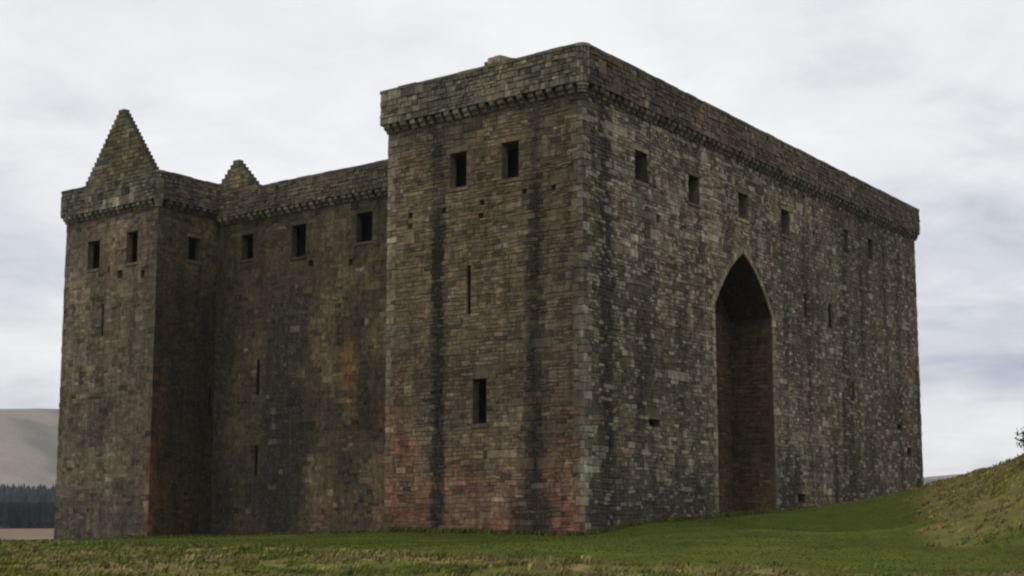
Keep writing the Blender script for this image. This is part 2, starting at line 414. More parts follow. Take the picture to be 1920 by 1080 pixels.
# ------------------------------------------------------------------ facades
def wins(*l): return [tuple(q) for q in l]
H1 = wins((7.22, 8.3, 15.9, 17.62), (3.86, 4.9, 15.88, 17.64), (6.92, 7.12, 9.52, 11.9), (5.88, 6.72, 4.19, 6.3),
          (10.9, 11.16, 14.74, 15.02), (10.9, 11.14, 14.2, 14.46), (6.04, 6.32, 14.8, 15.06), (6.12, 6.38, 14.16, 14.4), (3.36, 3.6, 15.0, 15.24), (1.6, 1.82, 14.92, 15.18), (8.6, 8.82, 14.68, 14.95))
H2 = wins((5.1, 6.3, 16.15, 17.6), (10.95, 12.2, 16.05, 17.45), (17.2, 18.35, 16.2, 17.58), (23.2, 24.35, 16.2, 17.64), (33.4, 34.0, 16.5, 18.0), (37.75, 38.6, 16.7, 18.05),
          (30.2, 30.75, 11.36, 12.86), (33.9, 34.35, 7.02, 8.28), (6.2, 7.35, 4.12, 4.47), (24.55, 25.65, .56, 1.02), (26.35, 26.75, 11.6, 13.0), (7.3, 7.75, 14.35, 14.75),
          (42.4, 43.1, 5.49, 5.9), (44.2, 44.95, 3.84, 4.4))
H3 = wins((20.46, 21.58, 16.34, 17.95), (15.4, 16.7, 15.99, 17.97), (9.46, 10.79, 16.27, 18.02), (19.55, 19.80, 7.34, 9.65), (19.55, 19.78, 2.3, 4.2), (14.71, 15.1, 15.26, 15.6), (11.12, 11.4, 14.95, 15.3))
H4 = wins((6.2, 7.5, 15.98, 17.82), (2.05, 3.2, 15.97, 17.96), (5.46, 5.68, 11.4, 13.5), (3.6, 4.1, 15.1, 15.6), (1.2, 1.6, 14.85, 15.35))
H5 = wins((2.75, 3.8, 16.28, 17.74), (5.05, 5.27, 6.22, 8.23))
F1 = Fac('F1', PL(0, 0), a, n1, TW, -2.2, ZW, H1)
F2 = Fac('F2', PL(0, 0), b, n2, RB, -2.2, ZW, H2, curve=True)
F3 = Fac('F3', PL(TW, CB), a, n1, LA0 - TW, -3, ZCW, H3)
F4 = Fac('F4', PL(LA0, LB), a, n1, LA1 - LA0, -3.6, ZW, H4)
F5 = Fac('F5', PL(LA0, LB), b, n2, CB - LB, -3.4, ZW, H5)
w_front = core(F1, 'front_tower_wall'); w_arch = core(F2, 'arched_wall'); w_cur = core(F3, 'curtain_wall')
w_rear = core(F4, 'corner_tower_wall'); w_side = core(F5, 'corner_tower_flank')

# sides turned away from the photograph, wall-walk and hidden returns
def plain(name, A, B, z0, z1, key='F4', parent=None):
    A = np.array(A); B = np.array(B); d = B - A; L = np.hypot(*d); u = d / L; n = np.array([u[1], -u[0]])
    f = Fac(key, A, u, n, L, z0, z1); return core(f, name, parent, 1.5, 1.5), f
_, FP = plain('tower_flank', PL(TW, 0), PL(TW, CB), -3, ZW)
FP.n = -np.array([FP.u[1], -FP.u[0]])
_, FL = plain('far_flank', PL(LA1, LB), PL(LA1, RB), -7, ZW); FL.n = -np.array([FL.u[1], -FL.u[0]])
_, FR = plain('back_wall', PL(0, RB), PL(LA1, RB), -7, ZW)
wk = np.array([PL(*q) for q in ((0, 0), (TW, 0), (TW, CB), (LA0, CB), (LA0, LB), (LA1, LB), (LA1, RB), (0, RB))])
wv = np.c_[wk, np.full(8, ZW + .03)]
col = alb(tone('P3', wk[:, 0], wk[:, 1]))
cobj('wall_walk', wv, [tuple(range(8))], M_MORTAR, None, col)

# arch recess: jambs, soffit, back
AD = 2.6
FJ = Fac('arch', PL(0, AC + AHW), -n2, -b, AD, -1.4, 10.98)
FJ2 = Fac('arch', PL(0, AC - AHW), -n2, b, AD, -1.4, 10.98)
FBk = Fac('arch', PL(0, AC - AHW) - n2 * AD, b, n2, 2 * AHW, -1.4, 14.4)
core(FJ, 'arch_jamb'); core(FJ2, 'arch_jamb'); core(FBk, 'arch_back_wall')
us_ = np.r_[AC - _ax[::-1], AC + _ax[1:]]; V = []; UZs = []
for k in range(4):
    for u_ in us_: V.append(np.r_[PL(0, u_) - n2 * AD * k / 3, arch_top(u_)]); UZs.append((u_, 11.5))
nn = len(us_); Fq = [(k * nn + i, k * nn + i + 1, (k + 1) * nn + i + 1, (k + 1) * nn + i) for k in range(3) for i in range(nn - 1)]
UZs = np.array(UZs); cobj('arch_soffit', V, np.array(Fq), M_STONE, None, alb(tone('arch', UZs[:, 0], UZs[:, 1])))

# ---- quoins at the free corners
def quoins(fa, sa, fb, sb, zlo, zhi, w0=.28, w1=.58):
    """alternating long and short blocks; fa/fb facades meeting, sa/sb: 0 = corner at u=0, 1 = at u=L"""
    lst = []; z = zlo; k = 0
    while z < zhi - .15:
        h = min(random.uniform(.30, .44), zhi - z)
        if zhi - z - h < .15: h = zhi - z
        la, lb = (w1, w0) if k % 2 else (w0, w1)
        la *= random.uniform(.85, 1.2); lb *= random.uniform(.85, 1.2); d = random.uniform(.03, .06)
        for f, s_, l in ((fa, sa, la), (fb, sb, lb)):
            if f is None: continue
            if s_ == 0: add_stone(f, -d * .9, l, z, z + h, d, 'q')
            else: add_stone(f, f.L - l, f.L + d * .9, z, z + h, d, 'q')
        lst.append((z, z + h, la, lb)); z += h; k += 1
    def fn(idx):
        def g(zm):
            for q in lst:
                if q[0] <= zm < q[1]: return q[2 + idx]
            return 0
        return g
    return fn(0), fn(1)
qC1, qC2 = quoins(F1, 0, F2, 0, -1.5, 19.3)
qP, qPs = quoins(F1, 1, FP, 0, -1.5, 19.3)
qL4, qL5 = quoins(F4, 0, F5, 0, -2.3, 19.3)
qL0, qL0s = quoins(F4, 1, FL, 0, -3, 19.3)
qR, qRs = quoins(F2, 1, FR, 0, 1.0, 19.3)
face(F1, -1.6, 19.7, ground=gline(F1), ql=qC1, qr=qP, hmin=.14, hmax=.27, lmin=.2, lmax=.54)
face(F2, -1.6, 19.7, ground=gline(F2), ql=qC2, qr=qR, hmin=.14, hmax=.27, lmin=.17, lmax=.48)
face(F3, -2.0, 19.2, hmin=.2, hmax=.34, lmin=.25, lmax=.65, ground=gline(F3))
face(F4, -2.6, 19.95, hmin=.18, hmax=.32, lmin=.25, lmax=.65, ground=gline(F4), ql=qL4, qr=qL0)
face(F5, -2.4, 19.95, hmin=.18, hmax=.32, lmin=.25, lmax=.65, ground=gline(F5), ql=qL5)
face(FJ, -1.2, 10.9, ql=lambda z: .3); face(FBk, -1.2, 14.2, lmin=.4, lmax=.9, clip=lambda z0, z1: ((AHW - arch_half(z1) + .02, AHW + arch_half(z1) - .02) if z1 < 14.1 else None))

# ---- build helper for boxes and prisms
def boxverts(f, u0, u1, z0, z1, d0, d1, ch=.02):
    o = [(u0, z0, d0), (u1, z0, d0), (u1, z1, d0), (u0, z1, d0), (u0 + ch, z0 + ch, d1), (u1 - ch, z0 + ch, d1), (u1 - ch, z1 - ch, d1), (u0 + ch, z1 - ch, d1)]
    o = np.array(o); return f.pt(o[:, 0], o[:, 1], o[:, 2])
BOXF = np.array([(4, 5, 6, 7), (0, 1, 5, 4), (1, 2, 6, 5), (2, 3, 7, 6), (3, 0, 4, 7)])
BOXF6 = np.array([(4, 5, 6, 7), (0, 1, 5, 4), (1, 2, 6, 5), (2, 3, 7, 6), (3, 0, 4, 7), (3, 2, 1, 0)])
def jcol(base, s=.12):
    return np.clip(alb(np.array(base) * math.exp(random.gauss(0, s)) * (1 + rng.normal(0, .03, 3))), 0.004, 1)

# ---- openings
def opening(f, h, parent, kind, depth=1.1):
    x0, x1, z0, z1 = h
    q = [(x0, z0), (x1, z0), (x1, z1), (x0, z1)]
    # the reveal goes straight in for a hand's breadth, then splays into the thickness of the wall
    sp = 0 if kind == 'putlog_hole' or (f is F2 and kind == 'window') else .7
    st_ = depth if not sp else (.07 if kind == 'arrow_slit' else .42)
    q2 = [(x0 - sp, z0), (x1 + sp, z0), (x1 + sp, z1), (x0 - sp, z1)]
    o = np.array([(u, z, 0.03) for (u, z) in q] + [(u, z, -st_) for (u, z) in q] + ([(u, z, -depth) for (u, z) in q2] if sp else []))
    V = f.pt(o[:, 0], o[:, 1], o[:, 2])
    cc = tone(f.tkey, o[:, 0], o[:, 1]) * .8
    fs = [(0, 1, 5, 4), (1, 2, 6, 5), (2, 3, 7, 6), (3, 0, 4, 7)]
    if sp: fs += [(i + 4, j + 4, m + 4, k + 4) for (i, j, m, k) in fs]
    w = cobj(kind, V, fs, M_STONE, parent, alb(cc))
    o2 = np.array([(u, z, -depth + .02) for (u, z) in q2])
    cobj('shade_panel', f.pt(o2[:, 0], o2[:, 1], o2[:, 2]), [(0, 1, 2, 3)], M_VOID, w)  # near-black panel closing the opening; its colour stands for the shade inside
    return w
def dressed(f, h, w):
    x0, x1, z0, z1 = h
    for nm, u0, u1, a0, a1 in (('lintel', x0 - .16, x1 + .16, z1 + .01, z1 + .26), ('sill', x0 - .16, x1 + .16, z0 - .22, z0 - .01)):
        base = tone(f.tkey, np.array([(u0 + u1) / 2]), np.array([a0]))[0] * .98
        V = boxverts(f, u0, u1, a0, a1, -.01, random.uniform(.05, .07))
        cobj(nm, V, BOXF6, M_STONE, w, np.repeat(jcol(base)[None], 8, 0))
for f, wl, par in ((F1, w_front, castle), (F2, w_arch, castle), (F3, w_cur, castle), (F4, w_rear, castle), (F5, w_side, castle)):
    for h in f.holes:
        wd, ht = h[1] - h[0], h[3] - h[2]
        if wd > .55 and ht > 1.2 and not (f is F2 and (h[0] > 30 and h[2] < 16)):
            w = opening(f, h, castle, 'window', 1.2); dressed(f, h, w)
        elif ht > 1.2: opening(f, h, castle, 'arrow_slit', 1.0)
        else: opening(f, h, castle, 'putlog_hole', .55)
# facing stones must not run under lintels and sills
RECT = [r for r in RECT if not any((h[1] - h[0]) > .55 and h[3] - h[2] > 1.2 and r[1] < h[1] + .12 and r[2] > h[0] - .12 and
        ((r[3] < h[3] + .26 and r[4] > h[3] + .06) or (r[3] < h[2] - .04 and r[4] > h[2] - .2)) and r[1] > h[0] - .5 and r[2] < h[1] + .5 for h in r[0].holes)]

# ---- arch ring of cut stones
arc = []
for zz in np.arange(-1.3, 10.9, .42): arc.append((AHW, float(zz)))
cx, cz = _ax[::-1], _az[::-1]
seg = np.r_[0, np.cumsum(np.hypot(np.diff(cx), np.diff(cz)))]
for t in np.linspace(0, seg[-1], 13): arc.append((float(np.interp(t, seg, cx)), float(np.interp(t, seg, cz))))
arc = np.array(arc)
for sgn in (-1, 1):
    for i in range(len(arc) - 1):
        p, q = arc[i], arc[i + 1]
        if np.hypot(*(q - p)) < .05: continue
        wd = .34 if p[1] > 10.8 else (.30 if i % 2 else .52)
        def nrm(k):
            k0, k1 = max(k - 1, 0), min(k + 1, len(arc) - 1); t = arc[k1] - arc[k0]; t = t / np.hypot(*t)
            return np.array([t[1], -t[0]]) if True else None
        np_, nq_ = nrm(i), nrm(i + 1)
        if p[1] < 10.8: np_ = nq_ = np.array([1., 0])
        g = .012
        d = random.uniform(.05, .075)
        pts = [p, p + np_ * wd, q + nq_ * wd, q]
        if i == len(arc) - 2: pts[2] = np.array([.02, q[1] + wd * 1.15])
        cen = sum(pts) / 4
        pts = [pt_ + (cen - pt_) * .05 for pt_ in pts]
        uu = [AC + sgn * pt_[0] for pt_ in pts]; zz = [pt_[1] for pt_ in pts]
        V = np.concatenate([F2.pt(uu, zz, -.3), F2.pt([u + (np.mean(uu) - u) * .06 for u in uu], [z + (np.mean(zz) - z) * .05 for z in zz], d)])
        F = BOXF6
        base = blendc(tone('F2', np.array([uu[0]]), np.array([zz[0]])), (92, 86, 72), np.array([.5]))[0]
        cobj('voussoir' if p[1] > 10.8 else 'jamb_stone', V, F, M_STONE, None, np.repeat(jcol(base, .1)[None], 8, 0))

# ---- parapets carried on corbels
def outer(X, nA, nB, o=.35):
    """offset corner of two walls with normals nA, nB"""
    M = np.array([nA, nB]); return X + np.linalg.solve(M, np.array([o, o]))
OV = .35
corb_v = []
def corbel_mesh():
    prof = [(-.05, 0), (.07, .0), (.15, .09), (.17, .24), (.24, .30), (.33, .40), (.35, .52), (.35, .70), (-.05, .70)]
    w = .175; V = []; F = []
    for s in (-w, w):
        for (d, z) in prof: V.append((s, d, z))
    n = len(prof)
    F.append(tuple(range(n))); F.append(tuple(range(2 * n - 1, n - 1, -1)))
    for i in range(n): j = (i + 1) % n; F.append((i, i + n, j + n, j))
    me = []
    for k in range(6):
        c = jcol((58 + 4 * k, 57 + 4 * k, 49 + 3 * k), .10)
        m = bpy.data.meshes.new('corbel'); m.from_pydata(V, [], F); m.update()
        at = m.color_attributes.new('Col', 'FLOAT_COLOR', 'POINT')
        cc = np.ones((len(V), 4), np.float32); cc[:, :3] = c; at.data.foreach_set('color', cc.ravel()); m.materials.append(M_STONE); me.append(m)
    return me
CM = corbel_mesh(); org = np.array([C0[0], C0[1], -1.0])
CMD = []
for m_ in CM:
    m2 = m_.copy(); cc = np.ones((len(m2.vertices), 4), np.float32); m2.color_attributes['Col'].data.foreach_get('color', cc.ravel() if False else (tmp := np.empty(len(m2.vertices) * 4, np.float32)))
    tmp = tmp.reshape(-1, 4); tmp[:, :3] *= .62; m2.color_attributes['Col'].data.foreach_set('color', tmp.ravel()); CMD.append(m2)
def corbels(P, u, n, L, z, s0=.4, s1=.3, pitch=.58, meshes=None, maxlen=None):
    k = int((L - s0 - s1) / pitch); st = (L - s0 - s1) / max(k, 1)
    for i in range(k + 1):
        t = s0 + i * st
        if maxlen and t > maxlen: break
        p = P + u * (t + random.uniform(-.03, .03))
        o = bpy.data.objects.new('corbel', random.choice(meshes or CM)); COL.objects.link(o); o.parent = castle
        o.location = (p[0] - org[0], p[1] - org[1], z - org[2] + random.uniform(-.015, .015))
        o.rotation_euler = (random.uniform(-.02, .02), random.uniform(-.02, .02), math.atan2(n[1], n[0]) - math.pi / 2 + random.uniform(-.03, .03))
        o.scale = (random.uniform(.8, 1.15), random.uniform(.86, 1.06), .62 * random.uniform(.97, 1.02))
def parapet(A, B, n, zb, zt, key, facing=True, name='parapet'):
    """A->B along the outer face"""
    A = np.array(A); B = np.array(B); d = B - A; L = np.hypot(*d); u = d / L; th = .5
    f = Fac(key, A, u, n, L, zb, zt - .14, tkey=key)
    us = np.linspace(0, L, max(2, int(L / .8) + 1)); V = []; F = []
    prof = [(0, zb), (0, zt - .14), (-th, zt - .14), (-th, zb)]
    uz = []
    for uu in us:
        for (dd, z) in prof: V.append(f.pt(uu, z, dd)); uz.append((uu, z))
    for i in range(len(us) - 1):
        for j in range(4): k = (j + 1) % 4; F.append((4 * i + j, 4 * i + 4 + j, 4 * i + 4 + k, 4 * i + k))
    F.append((0, 1, 2, 3)); e = 4 * (len(us) - 1); F.append((e + 3, e + 2, e + 1, e))
    uz = np.array(uz)
    o = cobj(name, V, F, M_MORTAR, None, alb(tone(key, uz[:, 0], uz[:, 1]) * .6))
    if facing:
        face(f, zb, zt - .15, hmin=.18, hmax=.34, lmin=.18, lmax=.42, dmin=.01, dmax=.09)
    # coping, one joined strip of slabs
    u0 = 0; CV = []; CF = []; CC = []
    while u0 < L - .05:
        l = min(random.uniform(.7, 1.3), L - u0); l = L - u0 if L - u0 - l < .4 else l
        z1 = zt + random.uniform(-.02, .03)
        V = boxverts(f, u0 + .01, u0 + l - .01, zt - .15, z1, -th - .03, .045 + random.uniform(0, .03), 0)
        V[[2, 3]] += np.array([0, 0, -.0]); i = len(CV) * 8
        CV.append(V); CF.append(BOXF6 + i); CC.append(np.repeat(jcol(tone(key, np.array([u0]), np.array([zt]))[0] * 1.02)[None], 8, 0)); u0 += l
    cobj('coping', np.concatenate(CV), np.concatenate(CF), M_STONE, o, np.concatenate(CC))
    return f
def round_corner(X, uA, nA, uB, nB, zb, zt, key, t=.45):
    """X offset corner; edges leave it along uA and uB; gives the rounded angle, returns cut points"""
    pa, pb = X + uA * t, X + uB * t
    pts = [(1 - s) ** 2 * pa + 2 * s * (1 - s) * X + s * s * pb for s in np.linspace(0, 1, 5)]
    return pa, pb, pts
def arc_parapet(pts, cen, zb, zt, key):
    pts = np.array(pts); inn = pts + (cen - pts) * 1.0
    k = len(pts); V = [(*p, z) for z in (zb, zt - .14) for p in pts] + [(*cen, zb), (*cen, zt - .14)]
    F = [(i, i + 1, k + i + 1, k + i) for i in range(k - 1)] + [(i + 1, i, 2 * k) for i in range(k - 1)] + [(k + i, k + i + 1, 2 * k + 1) for i in range(k - 1)]
    uz = np.array([(v[0] * 3, v[2]) for v in V])
    o = cobj('parapet_corner', V, F, M_MORTAR, None, alb(tone(key, uz[:, 0], uz[:, 1]) * .7))
    for i in range(k - 1):
        d = pts[i + 1] - pts[i]; L = np.hypot(*d); u = d / L; n = np.array([u[1], -u[0]])
        if n @ (pts[i] - cen) < 0: n = -n
        f = Fac(key, pts[i], u, n, L, zb, zt, tkey=key); z = zb
        while z < zt - .25:
            h = min(random.uniform(.28, .42), zt - .15 - z)
            if zt - .15 - z - h < .12: h = zt - .15 - z
            add_stone(f, 0, L, z, z + h, random.uniform(.03, .06)); z += h
    po = pts + (pts - cen) / np.linalg.norm(pts - cen, axis=1)[:, None] * .1
    V = [(*p, z) for z in (zt - .15, zt) for p in po] + [(*cen, zt - .15), (*cen, zt)]
    cobj('coping', V, F, M_STONE, o, np.repeat(jcol((92, 88, 76))[None], len(V), 0))
def corner_corbel(X, pts, cen, z):
    """three stepped, rounded courses that carry the angle of the parapet"""
    pts = np.array(pts); V = []; F = []; cc = []
    for s, (f_, z0, z1) in enumerate(((.35, z, z + .14), (.65, z + .14, z + .29), (.95, z + .29, z + .44))):
        p = cen + (pts - cen) * (1 - (1 - f_) * .42); i = len(V); k = len(p)
        mid = cen
        V += [(*q, zz) for zz in (z0, z1) for q in p] + [(*mid, z0), (*mid, z1)]
        F += [(i + j, i + j + 1, i + k + j + 1, i + k + j) for j in range(k - 1)] + [(i + j + 1, i + j, i + 2 * k) for j in range(k - 1)] + [(i + k + j, i + k + j + 1, i + 2 * k + 1) for j in range(k - 1)]
        F += [(i, i + k, i + 2 * k + 1, i + 2 * k), (i + k - 1, i + 2 * k - 1, i + 2 * k + 1, i + 2 * k)]
        cc += [jcol((70, 67, 56), .08)] * (2 * k + 2)
    cobj('corner_corbel', V, F, M_STONE, None, np.array(cc))

XC = outer(PL(0, 0), n1, n2); XP = outer(PL(TW, 0), n1, -n2); XL1 = outer(PL(LA0, LB), n1, n2); XL0 = outer(PL(LA1, LB), n1, -n2); XR = outer(PL(0, RB), n2, -n1)
def inset(X, wallpt): return wallpt + (wallpt - X) * .55
cC = inset(XC, PL(0, 0)); cL = inset(XL1, PL(LA0, LB))
pa, pb, ptsC = round_corner(XC, a, n1, b, n2, ZW, ZT, 'P1')
arc_parapet(ptsC, cC, ZW, ZT, 'P1'); corner_corbel(XC, ptsC, cC, ZW - .43)
parapet(pa, XP, n1, ZW, ZT, 'P1'); parapet(pb, XR, n2, ZW, ZT, 'P2')
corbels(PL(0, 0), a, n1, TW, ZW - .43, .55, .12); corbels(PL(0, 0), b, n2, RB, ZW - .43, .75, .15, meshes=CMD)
pa, pb, ptsL = round_corner(XL1, a, n1, b, n2, ZW, ZT, 'P1')
arc_parapet(ptsL, cL, ZW, ZT, 'P1'); corner_corbel(XL1, ptsL, cL, ZW - .43)
XI = PL(LA0, CB) + n2 * OV + n1 * OV * 0
parapet(pa, XL0, n1, ZW, ZT, 'P1'); parapet(pb, XI, n2, ZW, ZT, 'P2')
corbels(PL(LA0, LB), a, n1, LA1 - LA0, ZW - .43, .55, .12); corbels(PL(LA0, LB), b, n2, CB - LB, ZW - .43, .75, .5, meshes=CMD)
parapet(PL(TW, CB) + n1 * OV, PL(LA0, CB) + n1 * OV, n1, ZCW, ZCT, 'P3')
corbels(PL(TW, CB), a, n1, LA0 - TW, ZCW - .43, .5, .5)
parapet(XP, PL(TW, CB) - n2 * OV + b * 2, -n2, ZW, ZT, 'P1', facing=False); corbels(PL(TW, 0), b, -n2, CB, ZW - .43, .12, .3)
parapet(XL0, PL(LA1, RB) - n2 * OV, -n2, ZW, ZT, 'P1', facing=False); corbels(PL(LA1, LB), b, -n2, RB - LB, ZW - .43, .12, .3, maxlen=6)
parapet(XR, PL(LA1, RB) - n1 * OV, -n1, ZW, ZT, 'P2', facing=False); corbels(PL(0, RB), a, -n1, LA1, ZW - .43, .05, .3, maxlen=5)

# raised stub of masonry on the front parapet
f = Fac('P1', PL(0, 0) + n1 * .3, a, n1, 8, 21.5, 22.3)
for k, (u0, u1, z1) in enumerate(((4.35, 4.75, 21.86), (4.75, 5.2, 22.02), (5.2, 5.62, 22.0), (5.62, 5.84, 21.84))):
    cobj('parapet_stub_stone', boxverts(f, u0, u1 - .02, 21.55, z1, -.5, .03, .03), BOXF6, M_STONE, None, np.repeat(jcol((80, 76, 64))[None], 8, 0))

# ---- crow-stepped gables
def gable(name, P, L0, apex, hw, z0, step, topw, th=.45):
    """P plan point of the apex; steps climb at slope apex/hw"""
    f = Fac('gable', P - a * hw - a * 1.2, a, n1, 2 * hw + 2.4, z0, apex)
    mid = hw + 1.2; slope = (apex - z0) / hw
    n = int((apex - z0) / step); V = []; F = []
    def half(z): return max(topw, hw * (apex - z) / (apex - z0) + topw * .6)
    prof = []
    for k in range(n):
        za, zb_ = z0 + k * step, z0 + (k + 1) * step; w = half(za + step * .5); prof.append((za, zb_, w))
    uz = []
    for (za, zb_, w) in prof:
        i = len(V)
        for d in (0, -th):
            for (u, z) in ((mid - w, za), (mid + w, za), (mid + w, zb_), (mid - w, zb_)): V.append(f.pt(u, z, d)); uz.append((u, z))
        F += [(i, i + 1, i + 2, i + 3), (i + 7, i + 6, i + 5, i + 4), (i + 1, i + 5, i + 6, i + 2), (i + 4, i, i + 3, i + 7), (i + 3, i + 2, i + 6, i + 7)]
    uz = np.array(uz)
    g = cobj(name, V, F, M_MORTAR, None, alb(tone('gable', uz[:, 0], uz[:, 1]) * .7))
    for (za, zb_, w) in prof:
        face(f, za, zb_, hmin=step, hmax=step, lmin=.3, lmax=.65, clip=lambda p, q, w=w: (mid - w, mid + w), plain_course=True)
gable('crow_stepped_gable', PL(LA0 + 6.94, LB + 2.0), 0, 27.45, 5.75, 20.1, .30, .14)
gable('crow_stepped_gable', PL(LA0 + 5.5, 16.0), 0, 25.6, 5.6, 20.1, .30, .1)

# ---- turn the stone list into meshes
nS = len(RECT)
u0 = np.array([r[1] for r in RECT]); u1 = np.array([r[2] for r in RECT]); z0 = np.array([r[3] for r in RECT]); z1 = np.array([r[4] for r in RECT]); dd = np.array([r[5] for r in RECT])
P0 = np.array([r[0].P0 for r in RECT]); U = np.array([r[0].u for r in RECT]); NN = np.array([r[0].n for r in RECT]); isq = np.array([r[6] == 'q' for r in RECT])
keys = np.array([r[0].tkey for r in RECT])
far_ = np.isin(keys, ('F3', 'F4', 'F5')); g = np.where(far_, .003, np.where(keys == 'F1', .006, .004)); g = np.where(np.isin(keys, ('P1', 'P2', 'P3', 'gable')), .009, g)
w_, h_ = u1 - u0, z1 - z0
ch = np.minimum(np.where(far_, .004, .015), .12 * np.minimum(w_, h_)); dd = np.where(far_ & ~isq, dd * .8, dd)
uu = np.stack([u0 + g, u1 - g, u1 - g, u0 + g, u0 + g + ch, u1 - g - ch, u1 - g - ch, u0 + g + ch], 1)
zz = np.stack([z0 + g, z0 + g, z1 - g, z1 - g, z0 + g + ch, z0 + g + ch, z1 - g - ch, z1 - g - ch], 1)
qm = isq[:, None]
uu[qm[:, 0] & (u0 < 0), 0] = u0[qm[:, 0] & (u0 < 0)]
jit = np.where(isq[:, None], .25, np.where(far_[:, None], .5, .8))
wave = np.where(isq[:, None], 0, 1) * np.where(np.isin(keys, ('F1', 'F2', 'F3', 'F4', 'F5')), 1, 0)[:, None]
_ph = np.array([hash(k) * 0 + ord(k[-1]) for k in keys])[:, None]
zz += wave * (np.where(far_, .22, .16)[:, None] * (fbm(uu * .35, zz * .35, 201) - .5) + .11 * (fbm(uu * 1.3, zz * .9, 207) - .5))
uu += rng.uniform(-.018, .018, uu.shape) * jit; zz += rng.uniform(-.016, .016, zz.shape) * jit
dv = np.concatenate([np.full((nS, 4), -.02), dd[:, None] + rng.uniform(-.009, .009, (nS, 4)) * jit * np.where(far_, .35, 1)[:, None]], 1)
XY = P0[:, None] + uu[..., None] * U[:, None] + dv[..., None] * NN[:, None]
VV = np.concatenate([XY, zz[..., None]], -1) - org
base = np.zeros((nS, 8, 3))
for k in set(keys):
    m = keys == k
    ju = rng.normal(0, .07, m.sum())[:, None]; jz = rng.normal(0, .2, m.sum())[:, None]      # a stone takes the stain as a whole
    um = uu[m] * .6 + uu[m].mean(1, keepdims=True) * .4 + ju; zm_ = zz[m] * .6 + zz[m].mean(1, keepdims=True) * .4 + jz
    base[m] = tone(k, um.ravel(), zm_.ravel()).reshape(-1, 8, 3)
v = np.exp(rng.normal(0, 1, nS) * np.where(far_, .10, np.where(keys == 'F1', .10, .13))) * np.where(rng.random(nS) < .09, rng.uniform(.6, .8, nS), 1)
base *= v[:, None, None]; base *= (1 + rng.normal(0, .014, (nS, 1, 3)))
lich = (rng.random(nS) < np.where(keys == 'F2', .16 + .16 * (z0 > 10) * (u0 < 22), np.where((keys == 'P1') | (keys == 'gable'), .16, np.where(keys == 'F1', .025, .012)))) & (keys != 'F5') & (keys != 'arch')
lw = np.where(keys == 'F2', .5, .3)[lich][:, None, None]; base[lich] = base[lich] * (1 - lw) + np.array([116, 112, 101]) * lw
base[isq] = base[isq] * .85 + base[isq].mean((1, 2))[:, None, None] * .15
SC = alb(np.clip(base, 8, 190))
size = w_ * h_ / ((VV[:, :, :2].mean(1) + org[:2]) ** 2).sum(1)
# obliquity of the face to the viewer
cen = VV.mean(1) + org; view = cen[:, :2] / np.hypot(cen[:, 0], cen[:, 1])[:, None]
size *= np.abs((view * NN).sum(1)); size[keys == 'arch'] = 0
# hidden below ground?
order = np.argsort(-size); seen = []
for i in order:
    if len(seen) >= 300: break
    if cen[i, 2] > float(tps(cen[i, 0], cen[i, 1])) + .1: seen.append(i)
sset = np.zeros(nS, bool); sset[seen] = True
for i in seen:
    c_ = VV[i].mean(0); me = bpy.data.meshes.new('stone')
    me.from_pydata([tuple(q) for q in VV[i] - c_], [], [tuple(q) for q in BOXF]); me.update()
    at = me.color_attributes.new('Col', 'FLOAT_COLOR', 'POINT'); cc = np.ones((8, 4), np.float32); cc[:, :3] = SC[i]; at.data.foreach_set('color', cc.ravel())
    me.materials.append(M_STONE); o = bpy.data.objects.new('stone', me); COL.objects.link(o); o.parent = castle; o.location = c_
rest = ~sset; nr = rest.sum()
FF = (np.arange(nr)[:, None, None] * 8 + BOXF[None]).reshape(-1, 4)
st = mesh_obj('stone_facing', VV[rest].reshape(-1, 3), FF, M_STONE, castle, SC[rest].reshape(-1, 3)); st['kind'] = 'stuff'
print('stones', nS)

# ------------------------------------------------------------------ ground
def ground_mat():
    m = bpy.data.materials.new('grass_ground'); m.use_nodes = True; t = m.node_tree
    b_ = t.nodes['Principled BSDF']; b_.inputs['Roughness'].default_value = 1; b_.inputs['Specular IOR Level'].default_value = .1
    at = N(t, 'ShaderNodeAttribute', attribute_name='Col'); g = N(t, 'ShaderNodeNewGeometry').outputs['Position']
    x = noise_n(t, g, 2.2, 8, .7); y = noise_n(t, g, 14, 4, .6); w = noise_n(t, g, .28, 4, .5)
    c = mix_n(t, 1.0, at.outputs['Color'], ramp_n(t, x, [(.3, .72), (.7, 1.3)]), 'MULTIPLY')
    c = mix_n(t, 1.0, c, ramp_n(t, w, [(.3, .85), (.7, 1.15)]), 'MULTIPLY')
    t.links.new(c, b_.inputs['Base Color'])
    bp = N(t, 'ShaderNodeBump'); bp.inputs['Strength'].default_value = .6; bp.inputs['Distance'].default_value = .06
    t.links.new(math_n(t, 'ADD', x, y), bp.inputs['Height']); t.links.new(bp.outputs[0], b_.inputs['Normal'])
    return m
M_GR = ground_mat()
KG = .8
def galb(c): return lin(c) / KG
